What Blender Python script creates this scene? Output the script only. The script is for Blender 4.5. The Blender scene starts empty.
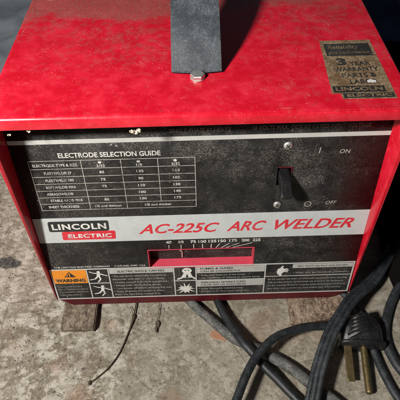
import bpy, bmesh, math, random
from mathutils import Vector, Matrix, noise
random.seed(7)
SC = bpy.context.scene
COL = SC.collection

# ------------------------------------------------------------------ dimensions
HW = 0.19            # half width of the case
TOP = 0.3231         # height of the lid
ZB = 0.0300          # lower edge of the front panel
REC = 0.0351         # how far the panel leans back at the top
DEP = 0.40           # depth of the case
UNDER = 0.0110       # underside of the case (top of the planks)
SL = math.hypot(REC, TOP - ZB)
EU = Vector((1, 0, 0)); EV = Vector((0, REC / SL, (TOP - ZB) / SL)); EN = Vector((0, -(TOP - ZB) / SL, REC / SL))

def PW(u, v, n=0.0):
    """millimetres on the front panel -> world metres"""
    return EU * (u / 1000) + EV * (v / 1000) + EN * (n / 1000) + Vector((0, 0, ZB))

def LW(u, v, n=0.0):
    """millimetres on the lid -> world metres"""
    return Vector((u / 1000, v / 1000, TOP + n / 1000))

# ------------------------------------------------------------------ materials
class NT:
    def __init__(s, name):
        s.m = bpy.data.materials.new(name); s.m.use_nodes = True
        s.t = s.m.node_tree; s.n = s.t.nodes; s.l = s.t.links
        s.b = s.n['Principled BSDF']
        s.tc = s.n.new('ShaderNodeTexCoord')
        g = s.n.new('ShaderNodeNewGeometry'); s.pos = g.outputs['Position']
    def val(s, sock, v):
        if isinstance(v, (int, float)): sock.default_value = v
        elif isinstance(v, tuple): sock.default_value = (*v, 1) if len(v) == 3 and sock.type == 'RGBA' else v
        else: s.l.new(v, sock)
    def mapped(s, scale=(1, 1, 1), rot=(0, 0, 0), loc=(0, 0, 0), src=None):
        m = s.n.new('ShaderNodeMapping'); s.l.new(src or s.pos, m.inputs[0])
        m.inputs['Scale'].default_value = scale; m.inputs['Rotation'].default_value = rot; m.inputs['Location'].default_value = loc
        return m.outputs[0]
    def noise(s, scale, detail=4, rough=.5, src=None, dist=0.0, color=False):
        n = s.n.new('ShaderNodeTexNoise'); s.l.new(src or s.pos, n.inputs['Vector'])
        n.inputs['Scale'].default_value = scale; n.inputs['Detail'].default_value = detail
        n.inputs['Roughness'].default_value = rough; n.inputs['Distortion'].default_value = dist
        return n.outputs['Color' if color else 'Fac']
    def voro(s, scale, feature='F1', src=None):
        n = s.n.new('ShaderNodeTexVoronoi'); n.feature = feature; s.l.new(src or s.pos, n.inputs['Vector'])
        n.inputs['Scale'].default_value = scale; return n.outputs['Distance']
    def ramp(s, fac, a, b, lo=0.0, hi=1.0):
        n = s.n.new('ShaderNodeMapRange'); n.interpolation_type = 'SMOOTHSTEP'
        s.val(n.inputs[0], fac); n.inputs[1].default_value = a; n.inputs[2].default_value = b
        n.inputs[3].default_value = lo; n.inputs[4].default_value = hi; return n.outputs[0]
    def mix(s, f, a, b, mode='MIX'):
        n = s.n.new('ShaderNodeMix'); n.data_type = 'RGBA'; n.blend_type = mode
        s.val(n.inputs[0], f); s.val(n.inputs[6], a); s.val(n.inputs[7], b); return n.outputs[2]
    def math(s, op, a, b=0.0, c=None):
        n = s.n.new('ShaderNodeMath'); n.operation = op; s.val(n.inputs[0], a); s.val(n.inputs[1], b)
        if c is not None: s.val(n.inputs[2], c)
        return n.outputs[0]
    def spot(s, x, y, r, warp=.6, rx=1.0):
        """soft-edged irregular patch round a place on the floor / lid"""
        wn = s.noise(60, 4, .6, color=True)
        vm = s.n.new('ShaderNodeVectorMath'); vm.operation = 'MULTIPLY_ADD'
        s.l.new(wn, vm.inputs[0]); vm.inputs[1].default_value = (r * 2 * warp,) * 3; s.l.new(s.pos, vm.inputs[2])
        sx = s.n.new('ShaderNodeSeparateXYZ'); s.l.new(vm.outputs[0], sx.inputs[0])
        dx = s.math('MULTIPLY', s.math('SUBTRACT', sx.outputs[0], x + r * warp), 1 / rx)
        dy = s.math('SUBTRACT', sx.outputs[1], y + r * warp)
        d = s.math('SQRT', s.math('ADD', s.math('MULTIPLY', dx, dx), s.math('MULTIPLY', dy, dy)))
        return s.ramp(d, r * .65, r, 1, 0)
    def bump(s, h, strength=.3, dist=.001, prev=None):
        n = s.n.new('ShaderNodeBump'); s.val(n.inputs['Height'], h)
        n.inputs['Strength'].default_value = strength; n.inputs['Distance'].default_value = dist
        if prev is not None: s.l.new(prev, n.inputs['Normal'])
        return n.outputs[0]
    def out(s, color, rough=.5, normal=None, metal=0.0, spec=.5, coat=0.0):
        s.val(s.b.inputs['Base Color'], color); s.val(s.b.inputs['Roughness'], rough)
        s.val(s.b.inputs['Metallic'], metal); s.val(s.b.inputs['Specular IOR Level'], spec)
        if coat: s.b.inputs['Coat Weight'].default_value = coat; s.b.inputs['Coat Roughness'].default_value = .25
        if normal is not None: s.l.new(normal, s.b.inputs['Normal'])
        return s.m

def mat_red_lid():
    k = NT('red_enamel')
    big = k.noise(42, 7, .68)
    fine = k.noise(520, 3, .75)
    mid = k.noise(120, 5, .65)
    c = k.mix(k.ramp(big, .42, .60), (.58, .004, .020), (.68, .012, .036))
    c = k.mix(k.math('MULTIPLY', k.ramp(big, .55, .74), .20), c, (.78, .085, .115))
    c = k.mix(k.math('MULTIPLY', k.ramp(mid, .52, .70), .17), c, (.80, .13, .15))
    sx = k.n.new('ShaderNodeSeparateXYZ'); k.l.new(k.pos, sx.inputs[0])
    back = k.math('ADD', sx.outputs[1], k.math('ADD', k.math('MULTIPLY', k.math('SUBTRACT', big, .5), .12), k.math('MULTIPLY', k.math('SUBTRACT', k.noise(8, 4, .6, dist=.4), .5), .46)))
    # dust lies thicker towards the back of the lid
    grain = k.ramp(k.noise(520, 6, .95), .42, .56, .12, 1)
    dz = k.math('MULTIPLY', k.ramp(back, .145, .200), grain)
    only = k.ramp(sx.outputs[2], TOP - .003, TOP - .001)
    edge = k.math('MULTIPLY', k.math('MULTIPLY', k.ramp(back, .03, .15, 0, .50), k.ramp(mid, .44, .58)), grain)
    lid_dust = k.math('MULTIPLY', k.math('MAXIMUM', k.math('MULTIPLY', dz, .90), edge), only)
    c = k.mix(lid_dust, c, (.165, .085, .068))
    c = k.mix(k.math('MULTIPLY', k.math('MULTIPLY', dz, only), k.ramp(k.noise(620, 4, .9, src=k.mapped(loc=(5, 2, 1))), .56, .64)), c, (.34, .27, .23))
    lint = k.math('MULTIPLY', k.ramp(k.noise(900, 2, .5, src=k.mapped((1, .35, 1), (0, 0, .6))), .66, .72), k.ramp(k.noise(40, 3), .42, .58))
    c = k.mix(k.math('MULTIPLY', k.math('MULTIPLY', lint, .7), k.ramp(back, .0, .12, .35, 1)), c, (.55, .42, .35))
    scr = k.math('MULTIPLY', k.ramp(k.noise(60, 2, .5, src=k.mapped((.5, 9, 1), (0, 0, .5))), .74, .76), k.ramp(k.noise(18), .48, .6))
    c = k.mix(k.math('MULTIPLY', scr, .45), c, (.75, .30, .30))
    for q, (rot, off) in enumerate(((.35, 3.1), (-.8, 7.7), (1.9, 1.3))):
        ln = k.math('MULTIPLY', k.ramp(k.noise(75, 2, .5, src=k.mapped((.30, 9, 1), (0, 0, rot), (off, 0, 0))), .74, .755), k.ramp(k.noise(15, 3, src=k.mapped(loc=(off, 0, 0))), .50, .58))
        c = k.mix(k.math('MULTIPLY', ln, .5), c, (.80, .28, .28) if q != 1 else (.22, .03, .03))
    dark = k.math('MULTIPLY', k.ramp(k.noise(240, 3, .6), .68, .74), .6)
    c = k.mix(dark, c, (.14, .02, .02))
    r = k.math('ADD', k.ramp(big, .3, .7, .36, .50), k.math('MULTIPLY', lid_dust, .45))
    n = k.bump(big, .10, .003); n = k.bump(fine, .12, .0004, n)
    k.b.inputs['Coat Weight'].default_value = .7; k.b.inputs['Coat Roughness'].default_value = .13
    return k.out(c, r, n, spec=.35)

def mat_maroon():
    k = NT('dark_red')  # much darker red than the cover, with brown specks
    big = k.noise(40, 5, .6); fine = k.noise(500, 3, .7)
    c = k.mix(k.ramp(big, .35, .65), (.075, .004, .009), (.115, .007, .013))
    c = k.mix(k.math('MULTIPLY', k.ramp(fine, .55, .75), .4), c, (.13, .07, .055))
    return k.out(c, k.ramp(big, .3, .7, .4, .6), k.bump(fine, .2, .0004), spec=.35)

def mat_panel():
    k = NT('black_nameplate')
    sp = k.noise(760, 4, .85); sp2 = k.noise(330, 4, .75); mid = k.noise(80, 6, .75); sm = k.noise(22, 4, .65, dist=.8)
    c = k.mix(k.ramp(mid, .38, .66), (.009, .009, .010), (.024, .023, .022))
    where = k.math('MULTIPLY', k.ramp(sm, .38, .62, .10, 1), k.ramp(k.noise(11, 3, .5, src=k.mapped(loc=(2, 0, 4))), .36, .60, .35, 1))
    c = k.mix(k.math('MULTIPLY', k.math('MULTIPLY', k.ramp(sp, .48, .64), where), .75), c, (.22, .205, .18))
    c = k.mix(k.math('MULTIPLY', k.math('MULTIPLY', k.ramp(sp2, .55, .66), where), .55), c, (.17, .16, .145))
    streak = k.math('MULTIPLY', k.ramp(k.noise(50, 6, .75, src=k.mapped((2.4, 1, .45), (0, .55, 0)), dist=.3), .58, .68), k.ramp(sp, .42, .6))
    c = k.mix(k.math('MULTIPLY', streak, .5), c, (.19, .18, .16))
    chip = k.math('MULTIPLY', k.ramp(k.noise(330, 2, .6, src=k.mapped(loc=(.37, .1, .23))), .70, .73), k.ramp(k.noise(30), .46, .60))
    c = k.mix(k.math('MULTIPLY', chip, .8), c, (.5, .48, .43))
    wet = k.math('MULTIPLY', k.ramp(k.noise(60, 5, .75, src=k.mapped((.7, 1, 1.8), (0, -.4, 0)), dist=.6), .62, .65), .85)
    c = k.mix(wet, c, (.008, .008, .008))
    n = k.bump(sp, .30, .0005); n = k.bump(mid, .15, .001, n)
    return k.out(c, k.ramp(sm, .3, .7, .42, .62), n, spec=.35)

def mat_silver(name='silver_print', base=(.49, .52, .525), metal=.0, dirt=1.0, rough=.42):
    k = NT(name)
    mid = k.noise(60, 5, .65); sp = k.noise(600, 3, .7)
    c = k.mix(k.math('MULTIPLY', k.ramp(mid, .4, .7), .35 * dirt), base, tuple(x * .72 for x in base))
    c = k.mix(k.math('MULTIPLY', k.ramp(sp, .66, .74), .55 * dirt), c, (.09, .085, .08))
    return k.out(c, rough, k.bump(sp, .1, .0003), metal=metal, spec=.4)

def mat_ink(name, col, wear=.35, dark=(.06, .06, .06)):
    k = NT(name)
    sp = k.noise(800, 4, .8); rub = k.noise(70, 5, .75); lite = k.noise(18, 3, .6)
    c = k.mix(k.math('MULTIPLY', k.ramp(sp, .52, .64), wear), col, dark)
    c = k.mix(k.math('MULTIPLY', k.math('MULTIPLY', k.ramp(rub, .52, .66), k.ramp(sp, .38, .54)), min(1, wear * 1.7)), c, dark)
    c = k.mix(k.math('MULTIPLY', k.ramp(lite, .45, .7), wear * .5), c, dark)
    return k.out(c, .5, spec=.35)

def mat_concrete():
    k = NT('worn_concrete')
    a = k.noise(8, 6, .66, dist=.5); b = k.noise(48, 7, .75, dist=.2); c_ = k.noise(190, 6, .8); f = k.noise(800, 4, .8)
    col = k.mix(k.ramp(a, .36, .62), (.240, .203, .148), (.350, .318, .256))
    sx = k.n.new('ShaderNodeSeparateXYZ'); k.l.new(k.pos, sx.inputs[0])
    left = k.ramp(k.math('ADD', sx.outputs[0], k.math('MULTIPLY', a, .1)), -.09, -.01, 1, .42)
    # crumbly light flakes, mostly on the left
    fl = k.math('MULTIPLY', k.ramp(b, .49, .57), left)
    col = k.mix(k.math('MULTIPLY', fl, .8), col, (.66, .62, .54))
    pale = k.math('MULTIPLY', k.ramp(k.noise(20, 6, .7, dist=.4, src=k.mapped(loc=(7, 3, 0))), .50, .62), k.ramp(f, .38, .52))
    col = k.mix(k.math('MULTIPLY', pale, k.ramp(left, .4, 1, .12, .62)), col, (.66, .62, .53))
    dk = k.ramp(k.noise(26, 6, .7, dist=.8, src=k.mapped(loc=(1, 9, 0))), .56, .68)
    col = k.mix(k.math('MULTIPLY', dk, .5), col, (.20, .165, .125))
    low = k.math('MULTIPLY', k.ramp(b, .36, .44, 1, 0), left)
    col = k.mix(k.math('MULTIPLY', low, .70), col, (.18, .15, .12))
    fl2 = k.math('MULTIPLY', k.ramp(c_, .53, .62), left)
    col = k.mix(k.math('MULTIPLY', fl2, .65), col, (.70, .65, .56))
    pit = k.math('MULTIPLY', k.ramp(c_, .34, .42, 1, 0), left)
    col = k.mix(k.math('MULTIPLY', pit, .8), col, (.13, .105, .08))
    col = k.mix(k.math('MULTIPLY', k.ramp(f, .55, .66), .5), col, (.16, .135, .11))
    col = k.mix(k.math('MULTIPLY', k.ramp(f, .34, .45, 1, 0), .40), col, (.68, .63, .54))
    br = k.ramp(k.noise(16, 5, .6, dist=.7, src=k.mapped(loc=(3, 1, 0))), .55, .70)
    col = k.mix(k.math('MULTIPLY', br, .45), col, (.33, .225, .155))
    for (x, y, r, rx, w, cc) in ((.0215, -.0405, .0090, 1.9, .80, (.50, .20, .10)), (-.1234, -.020, .010, 1.2, .35, (.40, .22, .14)),
                             (-.183, -.0747, .017, 1.0, .3, (.40, .22, .16)), (-.043, -.120, .012, 1.3, .3, (.38, .24, .15)),
                             (-.15, -.115, .016, 1.2, .35, (.42, .25, .18)),
                             (-.287, .084, .011, 2.2, .93, (.050, .052, .056)), (-.268, .080, .007, 1.5, .93, (.050, .052, .056)),
                             (-.15, -.065, .030, 1.0, .35, (.20, .17, .14))):
        col = k.mix(k.math('MULTIPLY', k.math('MULTIPLY', k.spot(x, y, r, rx=rx, warp=1.0), k.ramp(c_, .36, .50)), w), col, cc)
    crack = k.ramp(k.voro(5.2, 'DISTANCE_TO_EDGE', src=k.mapped(loc=(.31, .12, 0))), .0, .006, 1, 0)
    crack = k.math('MULTIPLY', crack, k.ramp(k.noise(9, 3), .50, .58))
    col = k.mix(k.math('MULTIPLY', crack, .55), col, (.07, .055, .04))
    h = k.math('ADD', k.math('MULTIPLY', b, .6), k.math('MULTIPLY', c_, .5))
    h = k.math('SUBTRACT', h, k.math('MULTIPLY', pit, .3))
    n = k.bump(h, .8, .006); n = k.bump(f, .6, .0014, n)
    return k.out(col, .88, n, spec=.25)

def mat_wood(name, light, dark, rot=0.0, crust=.5):
    k = NT(name)
    g = k.noise(110, 7, .8, src=k.mapped((.9, .16, 1.2), (0, 0, rot)), dist=.3)
    f = k.noise(330, 6, .85, src=k.mapped((1, .55, 1), (0, 0, rot))); b = k.noise(60, 6, .75)
    c = k.mix(k.ramp(g, .42, .58), dark, light)
    c = k.mix(k.math('MULTIPLY', k.ramp(f, .50, .60), crust), c, tuple(min(1, x * 1.9) for x in light))
    c = k.mix(k.math('MULTIPLY', k.ramp(b, .52, .60), .55), c, (.12, .085, .06))
    c = k.mix(k.math('MULTIPLY', k.ramp(f, .36, .46, 1, 0), .8), c, (.055, .04, .03))
    n = k.bump(g, .7, .003); n = k.bump(f, .9, .0030, n)
    return k.out(c, .85, n, spec=.2)

def mat_rubber(name, col, dust=(.26, .27, .26), amount=.5, scale=60, rough=.55):
    k = NT(name)
    a = k.noise(scale, 7, .80); f = k.noise(620, 4, .85); g = k.noise(1500, 2, .6)
    c = k.mix(k.math('MULTIPLY', k.math('MULTIPLY', k.ramp(a, .40, .62), k.ramp(f, .36, .58)), amount), col, dust)
    c = k.mix(k.math('MULTIPLY', k.ramp(f, .54, .66), amount * .7), c, tuple(min(1, x * 1.35) for x in dust))
    c = k.mix(k.math('MULTIPLY', k.ramp(g, .32, .44, 1, 0), .5), c, tuple(x * .5 for x in col))
    scr = k.math('MULTIPLY', k.ramp(k.noise(80, 2, .5, src=k.mapped((5, .5, .5), (0, 0, .4))), .70, .73), k.ramp(a, .45, .6))
    c = k.mix(k.math('MULTIPLY', scr, .4), c, tuple(min(1, x * 1.6) for x in dust))
    n = k.bump(f, .30, .0006); n = k.bump(a, .15, .0012, n)
    return k.out(c, k.ramp(a, .35, .65, rough - .08, rough + .12), n, spec=.4)

def mat_metal(name, col, rough=.3, dirt=.4):
    k = NT(name)
    a = k.noise(150, 4, .6); f = k.noise(900, 3, .7)
    c = k.mix(k.math('MULTIPLY', k.ramp(a, .45, .7), dirt), col, tuple(x * .35 for x in col))
    return k.out(c, k.ramp(a, .3, .7, rough, rough + .2), k.bump(f, .15, .0003), metal=.9)

def mat_cloth(name, a, b, scale=9):
    k = NT(name)
    n1 = k.noise(scale, 4, .6); w = k.noise(900, 2, .5)
    c = k.mix(k.ramp(n1, .35, .65), a, b)
    c = k.mix(k.math('MULTIPLY', k.ramp(w, .55, .75), .3), c, tuple(min(1, x * 2.2) for x in b))
    return k.out(c, .9, k.bump(w, .3, .001), spec=.06)

def mat_foil():
    k = NT('bronze_foil')
    a = k.noise(110, 6, .7); f = k.noise(520, 4, .8)
    c = k.mix(k.ramp(a, .36, .64), (.17, .105, .055), (.36, .27, .17))
    c = k.mix(k.math('MULTIPLY', k.ramp(f, .47, .60), .75), c, (.075, .045, .03))
    c = k.mix(k.math('MULTIPLY', k.ramp(f, .28, .38, 1, 0), .5), c, (.48, .40, .30))
    return k.out(c, .55, k.bump(f, .3, .0005), metal=.15, spec=.4)

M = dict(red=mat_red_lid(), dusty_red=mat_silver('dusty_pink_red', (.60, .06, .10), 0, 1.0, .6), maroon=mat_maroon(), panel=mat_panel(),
         silver=mat_silver(), silver_line=mat_silver('silver_rule', (.50, .50, .48)),
         grey_box=mat_silver('pale_grey_box', (.42, .42, .40), 0, 1.4),
         white=mat_ink('white_print', (.66, .65, .62), .5), dim=mat_ink('faded_print', (.42, .40, .37), .6),
         rating=mat_ink('lid_shade_print', (.26, .19, .175), .5, (.03, .025, .025)),  # print colour dimmed for the shadow under the lid
         small=mat_ink('small_grey_print', (.33, .33, .31), .5),
         redink=mat_ink('red_print', (.58, .022, .035), .18, (.45, .3, .3)),
         black=mat_ink('black_print', (.018, .018, .018), .3, (.12, .12, .11)),
         badge_black=mat_ink('badge_black', (.02, .024, .024), .2, (.1, .1, .1)),
         orange=mat_ink('orange_print', (.72, .245, .018), .3, (.42, .2, .06)),
         concrete=mat_concrete(),
         wood=mat_wood('weathered_plank', (.36, .30, .23), (.17, .13, .10)),
         wood2=mat_wood('crusty_plank', (.40, .31, .23), (.18, .12, .085), .15, .85),
         cord=mat_rubber('black_cord', (.010, .012, .014), (.075, .084, .094), .30, 60, .42),
         cord_dusty=mat_rubber('dusty_grey_cord', (.045, .047, .047), (.22, .215, .195), .75, 90, .7),
         cord_flat=mat_rubber('ribbed_cord', (.016, .019, .022), (.095, .107, .118), .38, 60, .45),
         plug=mat_rubber('moulded_plug', (.008, .008, .009), (.055, .056, .056), .3, 80, .34),
         strap=mat_rubber('grey_strap', (.034, .042, .052), (.14, .16, .178), .6, 50, .45),
         brass=mat_metal('tarnished_brass', (.27, .21, .10), .36, .85),
         steel=mat_metal('zinc_steel', (.80, .80, .78), .36, .45),
         dark_steel=mat_metal('dark_steel', (.10, .10, .10), .4, .4),
         slate=mat_cloth('slate_tarp', (.16, .185, .215), (.25, .28, .31)),
         navy=mat_cloth('navy_cloth', (.035, .055, .10), (.07, .105, .175)),
         shade_black=mat_cloth('deep_shade', (.0035, .003, .003), (.007, .005, .0045)),  # near-black colour for the deep shade beside the case
         foil=mat_foil(), chip=mat_ink('flaked_paint', (.70, .62, .50), .3, (.3, .2, .12)),
         twig=mat_wood('dry_twig', (.11, .075, .05), (.05, .035, .025)),
         leaf=mat_wood('dry_leaf', (.20, .17, .12), (.09, .07, .05)),
         grit=mat_wood('grit', (.42, .38, .32), (.20, .16, .12)))

# ------------------------------------------------------------------ object helpers
def link(name, bm, mat, parent=None, smooth=True, origin=None, angle=.6):
    bmesh.ops.remove_doubles(bm, verts=bm.verts, dist=1e-7)
    me = bpy.data.meshes.new(name)
    o = bpy.data.objects.new(name, me); COL.objects.link(o)
    root = parent
    off = Vector((0, 0, 0))
    while root is not None:
        off += root.location; root = root.parent
    if parent is None and origin is not None:
        o.location = origin; off = Vector(origin)
    bmesh.ops.translate(bm, verts=bm.verts, vec=-off)
    bm.to_mesh(me); bm.free()
    if mat is not None: me.materials.append(mat)
    if smooth:
        me.shade_smooth()
        try: me.set_sharp_from_angle(angle=angle)
        except Exception: pass
    if parent is not None: o.parent = parent
    return o

def tag(o, label=None, cat=None, group=None, kind=None):
    if label: o['label'] = label
    if cat: o['category'] = cat
    if group: o['group'] = group
    if kind: o['kind'] = kind
    return o

def empty(name, loc):
    o = bpy.data.objects.new(name, None); COL.objects.link(o); o.location = loc
    o.empty_display_size = .02
    return o

def box(bm, lo, hi, bev=0.0, seg=2):
    r = bmesh.ops.create_cube(bm, size=1)
    vs = r['verts']
    for v in vs:
        v.co = Vector([(lo[i] + hi[i]) / 2 + v.co[i] * (hi[i] - lo[i]) for i in range(3)])
    if bev:
        es = list({e for v in vs for e in v.link_edges})
        bmesh.ops.bevel(bm, geom=es, offset=bev, segments=seg, affect='EDGES', profile=.5)
    return vs

def slab(bm, pts, f, lo=0.0, hi=.3):
    """prism on a plane: pts 2-D in mm, f the plane mapping, lo..hi heights in mm (bottom left open when flat print)"""
    top = [bm.verts.new(f(x, y, hi)) for x, y in pts]
    fc = bm.faces.new(top)
    if lo is not None:
        bot = [bm.verts.new(f(x, y, lo)) for x, y in pts]
        n = len(pts)
        for i in range(n): bm.faces.new((top[i], bot[i], bot[(i + 1) % n], top[(i + 1) % n]))
    return fc

def rect(bm, u0, v0, u1, v1, f, hi=.3, lo=0.0):
    slab(bm, [(u0, v0), (u1, v0), (u1, v1), (u0, v1)], f, lo, hi)

def stroke(bm, a, b, w, f, hi=.3):
    a = Vector(a); b = Vector(b); d = (b - a).normalized(); n = Vector((-d.y, d.x)) * w / 2
    slab(bm, [tuple(a - n), tuple(b - n), tuple(b + n), tuple(a + n)], f, None, hi)

def disc(bm, cx, cy, r, f, hi=.3, n=14, rx=1.0):
    slab(bm, [(cx + r * rx * math.cos(2 * math.pi * i / n), cy + r * math.sin(2 * math.pi * i / n)) for i in range(n)], f, None, hi)

def text(bm, s, u, v, h, f, width=None, hi=.5, shear=0.0, bold=0.0, align='L', rise=0.0, space=1.0):
    """write s with capital height h; if width is given, fit to it. (u, v) = lower left (or centre / right)"""
    cu = bpy.data.curves.new('lettering_curve', 'FONT'); cu.body = s; cu.size = 1.0; cu.shear = shear; cu.offset = bold
    cu.resolution_u = 3; cu.space_character = space
    ob = bpy.data.objects.new('lettering_curve', cu)
    me = ob.to_mesh()
    xs = [p.co.x for p in me.vertices]
    if not xs: ob.to_mesh_clear(); return
    x0, x1 = min(xs), max(xs)
    cap = .729 + 2 * bold
    k = h / cap
    kx = k if width is None else width / (x1 - x0)
    W = (x1 - x0) * kx
    du = {'L': 0, 'C': -W / 2, 'R': -W}[align]
    vs = [bm.verts.new(f(u + du + (p.co.x - x0) * kx, v + (p.co.y + bold) * k + rise * ((p.co.x - x0) * kx) , hi)) for p in me.vertices]
    for pl in me.polygons:
        try: bm.faces.new([vs[i] for i in pl.vertices])
        except ValueError: pass
    ob.to_mesh_clear(); bpy.data.objects.remove(ob); bpy.data.curves.remove(cu)
    return W

def catmull(pts, n=8):
    P = [Vector(p) for p in pts]; P = [P[0] * 2 - P[1]] + P + [P[-1] * 2 - P[-2]]
    out = []
    for i in range(1, len(P) - 2):
        for j in range(n):
            t = j / n; a, b, c, d = P[i - 1], P[i], P[i + 1], P[i + 2]
            out.append(.5 * ((2 * b) + (c - a) * t + (2 * a - 5 * b + 4 * c - d) * t * t + (3 * b - a - 3 * c + d) * t ** 3))
    out.append(P[-2]); return out

def sweep(bm, pts, prof, n=8, taper=None, wob=0.0, up=Vector((0, 0, 1)), seed=0):
    """run a 2-D profile (x across, y up) along a smooth path and cap the ends"""
    C = catmull(pts, n); rings = []
    for i, c in enumerate(C):
        t = (C[min(i + 1, len(C) - 1)] - C[max(i - 1, 0)]).normalized()
        s = t.cross(up).normalized(); w = s.cross(t).normalized()
        k = 1.0 if taper is None else taper(i / (len(C) - 1))
        o = c + Vector((noise.noise(c * 30 + Vector((seed, 0, 0))), noise.noise(c * 30 + Vector((0, seed, 5))), 0)) * wob
        rings.append([bm.verts.new(o + s * x * k + w * y * k) for x, y in prof])
    m = len(prof)
    for a, b in zip(rings, rings[1:]):
        for i in range(m): bm.faces.new((a[i], a[(i + 1) % m], b[(i + 1) % m], b[i]))
    bm.faces.new(rings[0][::-1]); bm.faces.new(rings[-1])
    bmesh.ops.recalc_face_normals(bm, faces=bm.faces)

def circ(r, n=14, sy=1.0): return [(r * math.cos(2 * math.pi * i / n), r * sy * math.sin(2 * math.pi * i / n)) for i in range(n)]

def dome(bm, c, nrm, r, h, seg=24, rings=5, base=0.0):
    """low domed head with a short rim"""
    nrm = Vector(nrm).normalized(); a = nrm.orthogonal().normalized(); b = nrm.cross(a)
    prof = [(r, -base), (r, h * .25)] + [(r * math.cos(t), h * (.25 + .75 * math.sin(t))) for t in [math.pi / 2 * i / rings for i in range(1, rings)]]
    rr = [[bm.verts.new(Vector(c) + (a * math.cos(2 * math.pi * i / seg) + b * math.sin(2 * math.pi * i / seg)) * x + nrm * y) for i in range(seg)] for x, y in prof]
    for p, q in zip(rr, rr[1:]):
        for i in range(seg): bm.faces.new((p[i], p[(i + 1) % seg], q[(i + 1) % seg], q[i]))
    top = bm.verts.new(Vector(c) + nrm * h)
    for i in range(seg): bm.faces.new((rr[-1][i], rr[-1][(i + 1) % seg], top))

# ------------------------------------------------------------------ the floor
bm = bmesh.new()
def fh(x, y):
    a = max(0, 1 - max(0, abs(x) - .5) / .2) * max(0, 1 - max(0, abs(y - .1) - .5) / .2)
    p = Vector((x, y, 0)); crumb = .35 + .65 * min(1, max(0, (-x - .03) / .08))
    z = noise.fractal(p * 45, .7, 2.2, 4) * .0010 * crumb + noise.noise(p * 9) * .0012
    c = abs(noise.noise(p * 120)) * .0009 * crumb
    return a * (z - c) - .0008
def axis(lo, hi, a, b, step):
    v = [a + i * step for i in range(int((b - a) / step) + 1)]
    return [lo, lo / 2 + a / 2, a - .2, a - .08] + v + [b + .08, b + .2, hi / 2 + b / 2, hi]
X = axis(-6, 6, -.36, .36, .0022); Y = axis(-4, 8, -.2, .34, .0022)
grid = [[bm.verts.new((x, y, fh(x, y))) for x in X] for y in Y]
for j in range(len(Y) - 1):
    for i in range(len(X) - 1): bm.faces.new((grid[j][i], grid[j][i + 1], grid[j + 1][i + 1], grid[j + 1][i]))
o = link('floor', bm, M['concrete'], angle=3.0); tag(o, kind='structure')

# ------------------------------------------------------------------ the welder
W0 = empty('arc_welder', (0, DEP / 2, UNDER))
tag(W0, 'red steel arc welder box with black control panel, standing on two wooden planks', 'welding machine')

# cover: lid, sides and the folded front lip in one bent sheet
bm = bmesh.new()
LIP = .0125
V = {}
def vv(x, y, z):
    k = (round(x, 5), round(y, 5), round(z, 5))
    if k not in V: V[k] = bm.verts.new(k)
    return V[k]
a, b, c, d = vv(-HW, 0, TOP), vv(HW, 0, TOP), vv(HW, DEP, TOP), vv(-HW, DEP, TOP)
bm.faces.new((a, b, c, d))
bm.faces.new((vv(-HW, 0, TOP - LIP), vv(HW, 0, TOP - LIP), b, a))
for s in (-1, 1):
    f = [vv(s * HW, 0, TOP), vv(s * HW, DEP, TOP), vv(s * HW, DEP, ZB - .009), vv(s * HW, .012, ZB - .009), vv(s * HW, 0, ZB), vv(s * HW, 0, TOP - LIP)]
    bm.faces.new(f if s > 0 else f[::-1])
bmesh.ops.recalc_face_normals(bm, faces=bm.faces)
es = [e for e in bm.edges if all(abs(v.co.z - TOP) < 1e-5 for v in e.verts) and len(e.link_faces) == 2]
bmesh.ops.bevel(bm, geom=es, offset=.0046, segments=7, affect='EDGES', profile=.5)
cover = link('cover', bm, M['red'], W0, angle=.7)
so = cover.modifiers.new('sheet', 'SOLIDIFY'); so.thickness = .0018; so.offset = -1; so.use_even_offset = True
bv = cover.modifiers.new('edge', 'BEVEL'); bv.width = .0005; bv.segments = 2; bv.limit_method = 'ANGLE'; bv.angle_limit = 1.2

# bits of flaked paint hanging from the lid's lip
def flake(cx, cy, cz, s, seed):
    random.seed(seed); bm = bmesh.new()
    for k in range(9):
        r = bmesh.ops.create_icosphere(bm, subdivisions=2, radius=s * random.uniform(.2, .6))
        off = Vector((random.uniform(-1, 1) * s * 1.3, random.uniform(-.3, .3) * s, random.uniform(-.6, .6) * s))
        for v in r['verts']:
            v.co = Vector((v.co.x * 1.5, v.co.y * .25, v.co.z * .55)) + off + noise.noise_vector(v.co * 1100) * s * .7 + Vector((cx, cy, cz))
    return bm
for (x, z, s, q) in ((-.057, TOP - .0165, .0030, 3), (-.186, TOP - .0135, .0022, 4), (-.168, TOP - .0165, .0010, 5), (-.150, TOP - .0132, .0011, 8)):
    link('paint_flake', flake(x, -.0008, z, s, q), M['chip'], W0)

# lower front strip with mitred ends, underside, back
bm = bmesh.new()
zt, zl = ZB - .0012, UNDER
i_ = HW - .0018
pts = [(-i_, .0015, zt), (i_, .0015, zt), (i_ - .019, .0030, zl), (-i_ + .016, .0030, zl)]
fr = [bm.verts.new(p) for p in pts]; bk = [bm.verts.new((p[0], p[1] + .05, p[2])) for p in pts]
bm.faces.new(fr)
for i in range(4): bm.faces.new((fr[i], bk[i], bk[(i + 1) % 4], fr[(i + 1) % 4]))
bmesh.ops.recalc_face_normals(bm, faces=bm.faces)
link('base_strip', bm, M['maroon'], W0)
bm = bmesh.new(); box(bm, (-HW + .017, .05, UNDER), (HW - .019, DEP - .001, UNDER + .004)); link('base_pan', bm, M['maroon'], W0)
bm = bmesh.new(); box(bm, (-HW + .002, DEP - .006, UNDER + .0045), (HW - .002, DEP - .0045, TOP - .002)); link('back_panel', bm, M['maroon'], W0)

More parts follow.
